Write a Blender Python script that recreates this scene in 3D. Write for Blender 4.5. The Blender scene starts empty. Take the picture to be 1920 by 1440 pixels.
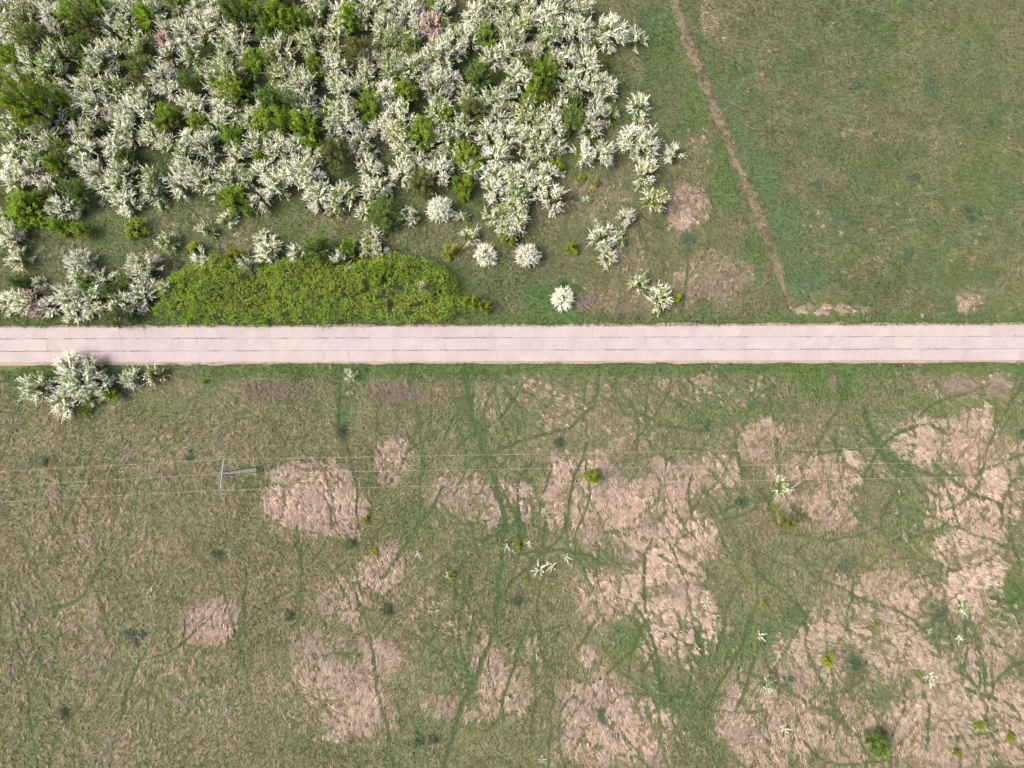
import bpy, bmesh, math, random
import numpy as np
from mathutils import Vector, Matrix
R_ = math.radians
S = bpy.context.scene

# ------------------------------------------------------------------ camera, sky, sun, exposure
F_PX, CAM_H, TILT = 1358.0, 87.3, R_(4.6)
cam_d = bpy.data.cameras.new('camera')
cam_d.sensor_width = 36.0
cam_d.lens = 36.0 * F_PX / 1920.0
cam_d.clip_start, cam_d.clip_end = 0.5, 6000
cam = bpy.data.objects.new('camera', cam_d)
cam.location = (0, 0, CAM_H)
cam.rotation_euler = (TILT, 0, 0)
S.collection.objects.link(cam)
S.camera = cam

SUN_EL, SUN_AZ = R_(54), R_(-97)          # azimuth clockwise from image-up
w = bpy.data.worlds.new('World'); S.world = w
w.use_nodes = True
nt = w.node_tree
sky = nt.nodes.new('ShaderNodeTexSky')
sky.sky_type = 'NISHITA'; sky.sun_disc = False
sky.sun_elevation = SUN_EL; sky.sun_rotation = SUN_AZ
sky.air_density = 0.7; sky.dust_density = 6.0; sky.ozone_density = 0.3
bg = nt.nodes['Background']
nt.links.new(sky.outputs[0], bg.inputs[0])
bg.inputs[1].default_value = 0.15
sun_d = bpy.data.lights.new('sun', 'SUN')
sun_d.energy = 1.5; sun_d.angle = R_(24); sun_d.color = (1.0, 0.94, 0.86)
sun = bpy.data.objects.new('sun', sun_d)
sv = Vector((math.sin(SUN_AZ) * math.cos(SUN_EL), math.cos(SUN_AZ) * math.cos(SUN_EL), math.sin(SUN_EL)))
sun.rotation_euler = sv.to_track_quat('Z', 'Y').to_euler()
sun.location = sv * 200
S.collection.objects.link(sun)
S.view_settings.view_transform = 'Standard'
S.view_settings.look = 'None'
S.view_settings.exposure = 1.05
S.view_settings.gamma = 1.0

# ------------------------------------------------------------------ helpers
CT, ST = math.cos(TILT), math.sin(TILT)
def at(px, py, z=0.0):
    "pixel of the 1920x1440 photograph -> point of the place at height z"
    a, b = (px - 960) / F_PX, (720 - py) / F_PX
    dy, dz = b * CT + ST, b * ST - CT
    t = (z - CAM_H) / dz
    return Vector((a * t, dy * t, z))
def to_px(x, y, z=0.0):
    "place -> photograph coordinates (numpy), to look up what grows where"
    zz = z - CAM_H
    cy = y * CT + zz * ST
    cz = -y * ST + zz * CT
    return 960 + F_PX * x / -cz, 720 - F_PX * cy / -cz
PXM = 15.45
_tabs = {}
def vn(x, y, seed):
    if seed not in _tabs:
        _tabs[seed] = np.random.RandomState(seed).rand(256, 256).astype(np.float32)
    T = _tabs[seed]
    xf, yf = np.floor(x), np.floor(y)
    xi, yi = xf.astype(np.int64) & 255, yf.astype(np.int64) & 255
    u, v = x - xf, y - yf
    u = u * u * (3 - 2 * u); v = v * v * (3 - 2 * v)
    x1, y1 = (xi + 1) & 255, (yi + 1) & 255
    return (T[xi, yi] * (1 - u) + T[x1, yi] * u) * (1 - v) + (T[xi, y1] * (1 - u) + T[x1, y1] * u) * v
def fbm(x, y, seed, o=4):
    r, a, s = 0, 0.5, 0
    for k in range(o):
        r = r + a * vn(x * 2 ** k + 17.3 * k, y * 2 ** k + 5.1 * k, seed + k); s += a; a *= 0.5
    return r / s
def sstep(a, b, x):
    t = np.clip((x - a) / (b - a), 0, 1)
    return t * t * (3 - 2 * t)
def ph(name):
    return S.collection.objects.link(name)
def tag(o, label=None, cat=None, group=None, kind=None):
    if label: o['label'] = label
    if cat: o['category'] = cat
    if group: o['group'] = group
    if kind: o['kind'] = kind
    return o
def empty(name, loc=(0, 0, 0), rz=0.0):
    o = bpy.data.objects.new(name, None)
    o.empty_display_size = 0.3
    o.location = loc; o.rotation_euler = (0, 0, rz)
    ph(o); return o
def mesh_np(name, V, faces, mat, col=None, smooth=False):
    "V (n,3); faces (m,k) array with one k; col (n,3) point colours"
    me = bpy.data.meshes.new(name)
    n, m, k = len(V), len(faces), faces.shape[1]
    me.vertices.add(n); me.vertices.foreach_set('co', np.ascontiguousarray(V, np.float32).ravel())
    me.loops.add(m * k); me.loops.foreach_set('vertex_index', np.ascontiguousarray(faces, np.int32).ravel())
    me.polygons.add(m); me.polygons.foreach_set('loop_start', np.arange(0, m * k, k, dtype=np.int32))
    me.polygons.foreach_set('use_smooth', np.full(m, bool(smooth)))
    me.update(calc_edges=True)
    if col is not None:
        a = me.color_attributes.new('tint', 'FLOAT_COLOR', 'POINT')
        c = np.ones((n, 4), np.float32); c[:, :3] = col
        a.data.foreach_set('color', c.ravel())
    me.materials.append(mat)
    return me
def link(name, me, parent=None):
    o = bpy.data.objects.new(name, me); ph(o)
    if parent: o.parent = parent
    return o

# ------------------------------------------------------------------ materials
def mat_base(name):
    m = bpy.data.materials.new(name); m.use_nodes = True
    n = m.node_tree.nodes; b = n['Principled BSDF']
    b.inputs['Specular IOR Level'].default_value = 0.2
    b.inputs['Roughness'].default_value = 0.85
    return m, m.node_tree, b
def mat_plant(name, col, trans=0.25, var=0.25, hue=0.03, use_tint=True, rough=0.7):
    "plant tissue: colour x per-leaf tint, shifted a little per plant, partly translucent"
    m, t, b = mat_base(name)
    N, Lk = t.nodes, t.links
    rgb = N.new('ShaderNodeRGB'); rgb.outputs[0].default_value = (*col, 1)
    cur = rgb.outputs[0]
    if use_tint:
        at_ = N.new('ShaderNodeAttribute'); at_.attribute_name = 'tint'
        mx = N.new('ShaderNodeMix'); mx.data_type = 'RGBA'; mx.blend_type = 'MULTIPLY'
        mx.inputs[0].default_value = 1
        Lk.new(cur, mx.inputs[6]); Lk.new(at_.outputs[0], mx.inputs[7]); cur = mx.outputs[2]
    oi = N.new('ShaderNodeObjectInfo')
    hs = N.new('ShaderNodeHueSaturation')
    mr = N.new('ShaderNodeMapRange'); mr.inputs[3].default_value = 1 - var; mr.inputs[4].default_value = 1 + var
    mh = N.new('ShaderNodeMapRange'); mh.inputs[3].default_value = 0.5 - hue; mh.inputs[4].default_value = 0.5 + hue
    fr = N.new('ShaderNodeMath'); fr.operation = 'FRACT'
    mu = N.new('ShaderNodeMath'); mu.operation = 'MULTIPLY'; mu.inputs[1].default_value = 7.31
    Lk.new(oi.outputs['Random'], mr.inputs[0]); Lk.new(oi.outputs['Random'], mu.inputs[0])
    Lk.new(mu.outputs[0], fr.inputs[0]); Lk.new(fr.outputs[0], mh.inputs[0])
    Lk.new(mr.outputs[0], hs.inputs['Value']); Lk.new(mh.outputs[0], hs.inputs['Hue'])
    Lk.new(cur, hs.inputs['Color'])
    Lk.new(hs.outputs[0], b.inputs['Base Color'])
    b.inputs['Roughness'].default_value = rough
    if trans > 0:
        tr = N.new('ShaderNodeBsdfTranslucent'); Lk.new(hs.outputs[0], tr.inputs[0])
        ms = N.new('ShaderNodeMixShader'); ms.inputs[0].default_value = trans
        Lk.new(b.outputs[0], ms.inputs[1]); Lk.new(tr.outputs[0], ms.inputs[2])
        Lk.new(ms.outputs[0], N['Material Output'].inputs[0])
    return m
def mat_noise(name, c1, c2, scale, rough=0.85, bump=0.0, metal=0.0):
    m, t, b = mat_base(name)
    N, Lk = t.nodes, t.links
    tc = N.new('ShaderNodeTexCoord'); nz = N.new('ShaderNodeTexNoise')
    nz.inputs['Scale'].default_value = scale; nz.inputs['Detail'].default_value = 6
    Lk.new(tc.outputs['Object'], nz.inputs['Vector'])
    cr = N.new('ShaderNodeMix'); cr.data_type = 'RGBA'
    cr.inputs[6].default_value = (*c1, 1); cr.inputs[7].default_value = (*c2, 1)
    Lk.new(nz.outputs[0], cr.inputs[0]); Lk.new(cr.outputs[2], b.inputs['Base Color'])
    b.inputs['Roughness'].default_value = rough; b.inputs['Metallic'].default_value = metal
    if bump:
        bp = N.new('ShaderNodeBump'); bp.inputs['Strength'].default_value = bump
        Lk.new(nz.outputs[0], bp.inputs['Height']); Lk.new(bp.outputs[0], b.inputs['Normal'])
    return m
def mat_tint(name, scale=2.5, lo=0.8, hi=1.2, rough=0.9, bump=0.4, fine=25.0):
    "surface whose own colours vary over it (attribute), broken up by two noises"
    m, t, b = mat_base(name)
    N, Lk = t.nodes, t.links
    at_ = N.new('ShaderNodeAttribute'); at_.attribute_name = 'tint'
    tc = N.new('ShaderNodeTexCoord')
    n1 = N.new('ShaderNodeTexNoise'); n1.inputs['Scale'].default_value = scale; n1.inputs['Detail'].default_value = 8
    n2 = N.new('ShaderNodeTexNoise'); n2.inputs['Scale'].default_value = fine; n2.inputs['Detail'].default_value = 4
    for n in (n1, n2): Lk.new(tc.outputs['Object'], n.inputs['Vector'])
    ad = N.new('ShaderNodeMath'); ad.operation = 'ADD'
    Lk.new(n1.outputs[0], ad.inputs[0]); Lk.new(n2.outputs[0], ad.inputs[1])
    mr = N.new('ShaderNodeMapRange'); mr.inputs[1].default_value = 0.6; mr.inputs[2].default_value = 1.4
    mr.inputs[3].default_value = lo; mr.inputs[4].default_value = hi
    Lk.new(ad.outputs[0], mr.inputs[0])
    hs = N.new('ShaderNodeHueSaturation')
    Lk.new(at_.outputs[0], hs.inputs['Color']); Lk.new(mr.outputs[0], hs.inputs['Value'])
    Lk.new(hs.outputs[0], b.inputs['Base Color'])
    b.inputs['Roughness'].default_value = rough
    if bump:
        bp = N.new('ShaderNodeBump'); bp.inputs['Strength'].default_value = bump; bp.inputs['Distance'].default_value = 0.05
        Lk.new(ad.outputs[0], bp.inputs['Height']); Lk.new(bp.outputs[0], b.inputs['Normal'])
    return m
M_ground = mat_tint('meadow_soil')
M_grass = mat_plant('meadow_grass', (1, 1, 1), trans=0.2, var=0.0, hue=0.0)
M_straw = mat_plant('dead_straw', (1, 1, 1), trans=0.1, var=0.0, hue=0.0, rough=0.6)
M_concrete = mat_tint('concrete_slabs', scale=0.55, lo=0.86, hi=1.09, bump=0.1, fine=9.0)
M_sand = mat_tint('sandy_soil', scale=1.5, lo=0.85, hi=1.15, bump=0.3)
M_petal = mat_plant('white_petals', (0.88, 0.855, 0.785), trans=0.3, var=0.10, hue=0.008)
M_pink = mat_plant('pink_petals', (0.70, 0.47, 0.53), trans=0.2, var=0.08, hue=0.01)
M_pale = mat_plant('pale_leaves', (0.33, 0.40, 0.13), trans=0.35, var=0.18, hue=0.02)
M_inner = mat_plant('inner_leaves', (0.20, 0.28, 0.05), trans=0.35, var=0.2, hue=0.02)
M_bright = mat_plant('bright_green_leaves', (0.235, 0.34, 0.035), trans=0.35, var=0.15, hue=0.012)
M_lime = mat_plant('yellow_green_leaves', (0.27, 0.335, 0.035), trans=0.35, var=0.12, hue=0.01)
M_olive = mat_plant('olive_leaves', (0.19, 0.215, 0.055), trans=0.3, var=0.15, hue=0.012)
M_dark = mat_plant('mid_green_leaves', (0.15, 0.23, 0.05), trans=0.3, var=0.15, hue=0.015)
M_teal = mat_plant('blue_green_weed', (0.095, 0.15, 0.085), trans=0.2, var=0.2, hue=0.02)
M_hedge = mat_plant('hedge_leaves', (0.272, 0.39, 0.042), trans=0.35, var=0.0, hue=0.0)
M_bark = mat_noise('bark', (0.09, 0.07, 0.05), (0.16, 0.13, 0.10), 8, bump=0.4)
M_twig = mat_noise('bare_twigs', (0.22, 0.175, 0.14), (0.32, 0.26, 0.215), 5)
M_purple = mat_noise('purplish_twigs', (0.22, 0.165, 0.165), (0.31, 0.245, 0.245), 5)
M_poleconc = mat_noise('pole_concrete', (0.19, 0.175, 0.18), (0.27, 0.25, 0.255), 4, bump=0.1)
M_steel = mat_noise('galvanised_steel', (0.19, 0.19, 0.21), (0.26, 0.26, 0.28), 6, rough=0.5, metal=0.3)
M_wire = mat_noise('aluminium_wire', (0.36, 0.345, 0.315), (0.45, 0.43, 0.39), 3, rough=0.5)
M_glaze = mat_noise('brown_glaze', (0.16, 0.11, 0.09), (0.24, 0.18, 0.15), 6, rough=0.25)
M_scrap = mat_noise('paper_scrap', (0.36, 0.35, 0.38), (0.48, 0.47, 0.49), 12)

# ------------------------------------------------------------------ what grows where (measured over the meadow)
# dry straw patches: centre x, y, radius x, y, strength
DRY = [(595,932,86,62,1),(560,905,50,45,.9),(640,950,45,45,.9),(1105,935,88,105,1),(1085,880,60,50,1),(740,868,44,44,.8),
 (850,922,62,45,.8),(955,935,58,40,1),(1240,1010,85,130,1),(1290,900,95,45,.85),(1330,880,60,30,.75),(1265,1165,92,68,1),(1180,960,60,80,1),
 (1140,1112,62,58,.95),(395,1152,44,56,1),(715,1085,42,42,.85),(738,1040,24,42,.9),(660,1300,88,78,.85),(700,1260,45,90,.8),
 (655,1130,58,55,.65),(600,1215,60,40,.6),(930,1240,45,70,.85),(1000,1220,30,60,.75),(830,1320,70,35,.55),(950,1300,60,35,.65),
 (1150,1350,98,78,1),(1090,1400,70,45,.95),(1220,1390,50,50,.9),(1440,825,62,52,.8),(1520,880,95,50,.7),(1540,960,75,55,.8),(1500,930,60,60,.6),
 (1780,825,98,62,.95),(1850,870,80,50,.85),(1825,960,100,90,1),(1780,1020,55,40,1),(1820,1090,62,62,1),(1660,1100,78,45,.7),(1620,1170,110,45,.65),
 (1450,1340,100,95,.8),(1420,1390,70,60,.85),(1500,1270,90,80,.6),(1540,1210,60,60,.65),(1600,1380,60,80,.6),(1780,1290,105,95,.7),(1720,1360,60,80,.7),
 (1800,1390,80,60,.75),(1890,1350,50,90,.75),(1880,1200,50,70,.65),(1700,1230,80,50,.65),(1590,851,14,17,1.05),(1098,1227,17,21,1.05),(1285,392,38,46,.9),
 (1345,515,85,55,.55),(1290,540,35,45,.65),(1115,375,95,60,.42),(1160,560,100,36,.42),(1560,580,85,12,.6),(1815,562,30,22,.7),(1170,480,60,60,.4),
 (1280,725,130,30,.45),(960,745,60,40,.45),(1060,780,60,40,.5),(1180,790,70,40,.5),(1340,740,40,30,.4),(700,720,60,25,.4),(1000,740,40,30,.4),
 (760,1120,45,60,.45),(840,1150,50,40,.5),(1850,720,60,25,.45),(1740,725,40,20,.35),(1330,40,22,40,.5),(1355,70,25,30,.4),(1460,160,20,15,.45),
 (1600,250,40,12,.45),(1720,310,30,12,.3),(1670,265,40,14,.45),(1550,420,40,20,.4),(1640,480,30,14,.35),(1240,300,40,30,.4),(1310,270,30,30,.4),
 (300,405,120,35,.5),(360,400,60,25,.5),(100,450,70,35,.4),(440,450,70,35,.45),(640,420,90,35,.4),(760,450,50,30,.4),(880,470,60,40,.4),(60,800,60,60,.4),
 (540,1290,70,60,.35),(120,1180,120,90,.42),(280,1250,120,90,.42),(200,1020,140,80,.42),(100,920,100,50,.38),(280,840,80,60,.38),(420,1300,60,80,.35),(240,1400,120,50,.35)]
# lush, short, dark green growth
LUSH = [(250,430,260,55,.42),(640,430,260,60,.38),(900,520,80,50,.35),(1650,120,300,160,.22),(1700,420,260,140,.25),(1230,200,60,120,.25),(1030,562,58,30,1),(1005,560,40,40,.9),(935,545,60,30,.4),(870,780,28,60,.45),(890,860,22,60,.5),(945,990,40,60,.5),(935,1080,18,90,.45),(900,1030,60,30,.35),
 (1240,60,45,75,.75),(1300,190,26,60,.75),(1360,320,24,70,.9),(1415,470,26,60,.8),(1385,140,40,40,.6),(1440,330,32,50,.85),(1470,430,34,60,.7),(1500,520,60,40,.6),
 (1560,720,90,26,.8),(1240,1320,60,40,.5),(1180,1200,30,30,.6),(1330,1200,60,40,.6),(1400,1200,50,50,.6),(1690,960,45,60,.5),(1890,1130,28,50,.8),(1690,860,20,50,.4),
 (1370,770,120,40,.45),(1750,770,120,20,.4),(620,700,240,16,.5),(1230,810,70,20,.3),(640,760,12,80,.5),(780,980,60,50,.45),(1480,1170,60,30,.4),(1860,1270,60,22,.4),
 (30,760,30,30,.2),(250,690,60,16,.4),(60,700,50,18,.7),(300,600,300,14,.5),(110,860,80,12,.2),(40,1400,60,60,.4),(270,1290,40,60,.2),(470,900,60,24,.35),(1640,60,90,50,.3),
 (1850,250,70,200,.3),(1620,330,50,60,.4),(560,400,60,30,.3),(200,440,60,40,.45),(40,460,50,30,.45),(720,470,60,30,.4),(830,500,50,40,.5)]
TEAL = [(1400,295,26,46,.4),(1430,345,26,55,.42),(1455,400,24,50,.4),(1476,450,22,50,.4),(1492,505,22,40,.35),(1370,220,25,45,.35),(1290,450,14,16,.6),(1500,535,40,26,.6),(1345,190,12,24,.8),(1210,30,20,30,.3)]
# trodden animal trails: points and half width (pixels)
TRAILS = [([(868,690),(885,780),(905,850),(938,930),(948,1000),(936,1080),(930,1180),(890,1270),(862,1330),(830,1440)],5.5),
 ([(935,700),(910,760),(905,850)],3.5),([(640,690),(636,760),(640,820)],3.5),([(15,1120),(30,1190),(48,1250),(56,1340),(72,1440)],2.6),
 ([(345,990),(380,1040),(415,1090),(435,1160),(455,1230),(475,1330)],2.6),([(1018,1090),(1022,1000),(1016,930),(1035,870)],2.4),
 ([(1510,1150),(1512,1210),(1530,1260),(1560,1320),(1640,1430)],2.6),([(1122,690),(1115,760),(1070,800),(1000,820),(880,862)],3),
 ([(1190,770),(1245,800),(1330,810)],3),([(660,1090),(675,1130),(690,1180),(700,1230),(710,1310),(725,1360),(740,1440)],3),
 ([(1590,1115),(1640,1130),(1700,1155),(1750,1190)],2.6),([(1455,830),(1462,880),(1445,930),(1440,960)],2.6),([(780,760),(795,860),(802,915)],2.2),
 ([(920,905),(945,960),(952,1000)],2.4),([(1008,1200),(1025,1260),(1038,1290),(1030,1360),(1028,1440)],2.6),([(1100,1270),(1130,1330),(1180,1390),(1220,1440)],2.6),
 ([(1010,1100),(1005,1160),(1025,1230)],2.6),([(590,1232),(640,1222),(700,1225)],2.4),([(1100,1100),(1130,1160),(1160,1180)],2.2),([(1255,1020),(1290,1100),(1285,1200),(1300,1260)],2),
 ([(610,860),(615,900),(625,950),(632,985)],2),([(1480,950),(1520,975),(1560,980)],2.2),([(1860,1120),(1895,1130),(1920,1110)],4),([(1240,430),(1190,400),(1215,470)],3),
 ([(1290,470),(1285,540),(1275,590)],3),([(1720,960),(1780,985),(1850,1010),(1920,1040)],2.2),([(1690,875),(1740,888),(1820,892),(1920,850)],2.6),([(1050,830),(1080,900),(1120,960),(1150,1040)],1.8),
 ([(1330,880),(1370,930),(1350,990)],2),([(1770,1150),(1790,1230),(1830,1290)],2),([(1380,1250),(1400,1330),(1440,1390),(1500,1440)],2.2),([(850,1100),(850,1180),(855,1240)],2.2),
 ([(500,1000),(560,1080),(600,1150),(640,1260)],1.8),([(140,700),(230,760),(320,850),(350,930)],2),([(770,940),(800,960),(860,985),(920,975)],2.2),([(1200,870),(1240,900),(1230,960),(1260,1010)],1.8)]
WOOD = [(120,150,260,190,1),(420,190,300,190,1),(760,180,300,170,1),(980,190,170,150,1),(930,360,80,50,1),(620,330,90,50,.9),(60,380,90,60,.9),(1060,120,90,110,.9),(120,570,200,40,.9),(130,715,90,40,.8),(310,340,140,40,.9),(590,545,330,60,1)]
PATH = [(1256,-60),(1262,0),(1278,50),(1298,100),(1318,150),(1338,200),(1352,235),(1366,270),(1385,315),(1400,350),(1416,392),(1432,430),(1446,465),(1458,500),(1468,535),(1476,562)]
def seg_dist(px, py, pts):
    d = np.full(px.shape, 1e9, np.float32)
    for (x0, y0), (x1, y1) in zip(pts[:-1], pts[1:]):
        vx, vy = x1 - x0, y1 - y0
        t = np.clip(((px - x0) * vx + (py - y0) * vy) / (vx * vx + vy * vy), 0, 1)
        d = np.minimum(d, np.hypot(px - x0 - t * vx, py - y0 - t * vy))
    return d
# rasterised once: the trails above plus the finer branching runs that join them over the lower meadow
TRMASK = np.zeros((1840, 2320), np.float32)
def wear(pts, wd, amt):
    for (x0, y0), (x1, y1) in zip(pts[:-1], pts[1:]):
        n_ = max(1, int(math.hypot(x1 - x0, y1 - y0) / 1.5))
        for q in range(n_):
            cx, cy = x0 + (x1 - x0) * q / n_ + 200, y0 + (y1 - y0) * q / n_ + 200
            R0 = int(wd * 1.7) + 2
            ix, iy = int(cx) - R0, int(cy) - R0
            if ix < 0 or iy < 0 or ix + 2 * R0 > 2319 or iy + 2 * R0 > 1839: continue
            gy_, gx_ = np.mgrid[iy:iy + 2 * R0 + 1, ix:ix + 2 * R0 + 1]
            v = amt * (1 - sstep(wd * .6, wd * 1.7, np.hypot(gx_ - cx, gy_ - cy)))
            w_ = TRMASK[iy:iy + 2 * R0 + 1, ix:ix + 2 * R0 + 1]
            np.maximum(w_, v, out=w_)
tr_rnd = random.Random(21)
def curvy(pts, amp):
    out = []
    for (x0, y0), (x1, y1) in zip(pts[:-1], pts[1:]):
        n_ = max(2, int(math.hypot(x1 - x0, y1 - y0) / 14))
        for q in range(n_): out.append((x0 + (x1 - x0) * q / n_ + tr_rnd.gauss(0, amp), y0 + (y1 - y0) * q / n_ + tr_rnd.gauss(0, amp)))
    return out + [pts[-1]]
for pts, wd in TRAILS: wear(curvy(pts, 1.6), wd * .72 + .45, .9)
starts = [(tr_rnd.uniform(-40, 1960), tr_rnd.uniform(700, 1440)) for _ in range(120)] + [(tr_rnd.uniform(760, 1960), tr_rnd.uniform(700, 1440)) for _ in range(250)]
for (x, y) in starts:
    th = math.pi / 2 + tr_rnd.gauss(-.15, .55) + (math.pi if tr_rnd.random() < .5 else 0)
    bend = tr_rnd.gauss(0, .012); pts = [(x, y)]
    for q in range(tr_rnd.randint(8, 24)):
        bend += tr_rnd.gauss(0, .012); bend *= .93; th += bend + tr_rnd.gauss(0, .13)
        x += 9 * math.cos(th); y += 9 * math.sin(th)
        if y < 696: break
        pts.append((x, y))
    if len(pts) > 3: wear(pts, tr_rnd.choice((1.5, 1.7, 1.9, 2.2, 2.8)), tr_rnd.uniform(.6, 1.0))
for (x, y) in [(tr_rnd.uniform(1180, 1500), tr_rnd.uniform(330, 590)) for _ in range(5)]:
    wear(curvy([(x, y), (x + tr_rnd.uniform(-60, 60), y + tr_rnd.uniform(40, 120))], 2), 1.8, .6)
def blobs(px, py, L, warp, soft=0.32):
    v = np.zeros(px.shape, np.float32)
    for cx, cy, rx, ry, s in L:
        q = np.hypot((px - cx) / rx, (py - cy) / ry) + warp
        v = np.maximum(v, s * (1 - sstep(1 - soft, 1 + soft, q)))
    return v
def road_lines(px):
    t = px / 1920.0
    return 613.5 - 5.0 * t, 680.5 - 3.5 * t
def field(x, y):
    px, py = to_px(x, y)
    w1 = (fbm(x * 0.28, y * 0.28, 3, 4) - 0.5) * 1.3
    dry = blobs(px, py, DRY, w1, .42)
    lush = blobs(px, py, LUSH, w1, 0.6)
    teal = blobs(px, py, TEAL, w1, 0.7)
    top, bot = road_lines(px)
    verge = np.maximum(np.exp(-((py - bot - 14) / 13) ** 2), 0.9 * np.exp(-((top - py - 10) / 12) ** 2))
    verge = verge * (0.55 + 0.9 * (fbm(x * 0.15, y * 0.15, 31, 3) - 0.5) + 0.25 * (px > 820))
    wx = x + 1.2 * (vn(x * 0.35, y * 0.35, 61) - 0.5); wy = y
    jx, jy = 12 * (fbm(x * 0.18, y * 0.18, 41, 3) - 0.5), 12 * (fbm(x * 0.18, y * 0.18, 45, 3) - 0.5)
    trail = TRMASK[np.clip((py + 200).astype(np.int32), 0, 1839), np.clip((px + 200).astype(np.int32), 0, 2319)]
    pathd = seg_dist(px + jx * 0.6, py + jy * 0.6, PATH)
    path = (1 - sstep(4, 17, pathd)) * np.clip(0.55 + 1.6 * (fbm(x * 0.4, y * 0.4, 51, 3) - 0.42), 0, 1)
    below = sstep(-10, 30, py - bot)
    base = 0.36 * below + 0.235 * (1 - below)
    base = base + 0.08 * below * (1 - sstep(200, 800, px)) * sstep(760, 860, py)
    mott = (fbm(x * 0.22, y * 0.22, 11, 4) - 0.5) * 0.75 + (fbm(x * 0.9, y * 0.6, 15, 3) - 0.5) * 0.75
    d = np.maximum(base, dry) + mott * (1 - 0.45 * dry)
    lush = np.maximum(lush, .6 * np.exp(-((seg_dist(px - 26 + jx * .6, py + jy * .6, PATH) - 2) / 9) ** 2) * sstep(-60, 60, py))
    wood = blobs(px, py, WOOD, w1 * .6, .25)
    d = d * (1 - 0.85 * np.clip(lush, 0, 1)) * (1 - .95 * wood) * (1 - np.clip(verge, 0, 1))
    return dict(px=px, py=py, dry=np.clip(d, 0, 1.1), patch=dry, lush=np.clip(lush + 0.9 * np.clip(verge, 0, 1), 0, 1), teal=teal, trail=trail,
                path=path, wood=wood, top=top, bot=bot, below=below)
def hz(x, y, patch):
    return 0.10 * (fbm(x * 0.12, y * 0.12, 71, 3) - 0.5) + patch * 0.22 * (fbm(x * 0.75, y * 0.5, 75, 2) - 0.35)

# ------------------------------------------------------------------ meadow ground, one sheet to the horizon
def axis(lo, hi, step):
    a = list(np.arange(lo, hi + step * 0.5, step)); d = step
    left, right, l, r = [], [], a[0], a[-1]
    while r < 3000:
        d *= 1.35; r += d; l -= d; right.append(r); left.append(l)
    return np.array(left[::-1] + a + right, np.float32)
gx, gy = axis(-74, 74, 0.25), axis(-54, 68, 0.25)
GX, GY = np.meshgrid(gx, gy)
fx, fy = GX.ravel(), GY.ravel()
F = field(fx, fy)
OLIVE, LUSHC, SOIL = np.array([.115, .12, .058]), np.array([.075, .115, .038]), np.array([.20, .16, .10])
dd = F['dry'][:, None]
gcol = OLIVE * (1 - .22 * (1 - F['below'])[:, None]) * (1 - dd) + SOIL * dd
lu = F['lush'][:, None]; gcol = gcol * (1 - lu) + LUSHC * lu
te = F['teal'][:, None]; gcol = gcol * (1 - te) + np.array([.07, .11, .065]) * te
tr_ = F['trail'][:, None]; gcol = gcol * (1 - tr_) + np.array([.04, .068, .022]) * tr_
gcol = gcol * (0.85 + 0.3 * fbm(fx * 0.5, fy * 0.5, 91, 3))[:, None]
far_ = np.clip((np.maximum(np.abs(fx) - 66, np.abs(fy - 7) - 56)) / 6, 0, 1)[:, None]
gcol = gcol * (1 - far_) + np.array([.088, .105, .045]) * far_ * (.8 + .4 * fbm(fx * .05, fy * .05, 93, 3))[:, None]
onroad = (F['py'] > F['top'] - 5) & (F['py'] < F['bot'] + 5)
gz = hz(fx, fy, F['patch']); gz[onroad] = -0.14
far = np.maximum(np.abs(fx) - 74, 0) + np.maximum(np.abs(fy) - 60, 0)
gz[far > 20] = 0
gz = gz * 1.0
nx, ny = len(gx), len(gy)
idx = np.arange(nx * ny).reshape(ny, nx)
gf = np.stack([idx[:-1, :-1], idx[:-1, 1:], idx[1:, 1:], idx[1:, :-1]], -1).reshape(-1, 4)
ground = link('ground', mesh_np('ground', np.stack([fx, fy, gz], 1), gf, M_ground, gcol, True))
tag(ground, kind='structure')

# ------------------------------------------------------------------ concrete slab road, its bed, the dirt path
rnd = random.Random(5)
def strip(name, pts_a, pts_b, z, mat, col):
    V = np.array([(p.x, p.y, z) for p in pts_a] + [(p.x, p.y, z) for p in pts_b], np.float32)
    n = len(pts_a)
    f = np.array([(i, i + 1, n + i + 1, n + i) for i in range(n - 1)])
    # keep faces up
    if (pts_b[0].y - pts_a[0].y) < 0: f = f[:, ::-1]
    c = np.tile(np.array(col, np.float32), (len(V), 1)) * np.random.RandomState(3).uniform(.9, 1.1, (len(V), 1))
    return link(name, mesh_np(name, V, f, mat, c))
xs = np.linspace(-700, 2620, 420)
def rag(i, s): return (vn(np.array([i * 0.31]), np.array([s * 9.7]), 77)[0] - 0.5)
ta = [at(x, road_lines(x)[0] - 3.5 + 5 * rag(i, 1)) for i, x in enumerate(xs)]
tb = []
for i, x in enumerate(xs):
    b = road_lines(x)[1] + 3.0 + 4 * rag(i, 2) + (2.0 if 100 < x < 420 else 0)
    if x < 110: b += 10 * min(1, (110 - x) / 90.0) ** 1.3
    tb.append(at(x, b))
bed = strip('road_bed', tb, ta, 0.012, M_sand, (0.27, 0.205, 0.16)); tag(bed, kind='structure')
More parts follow.
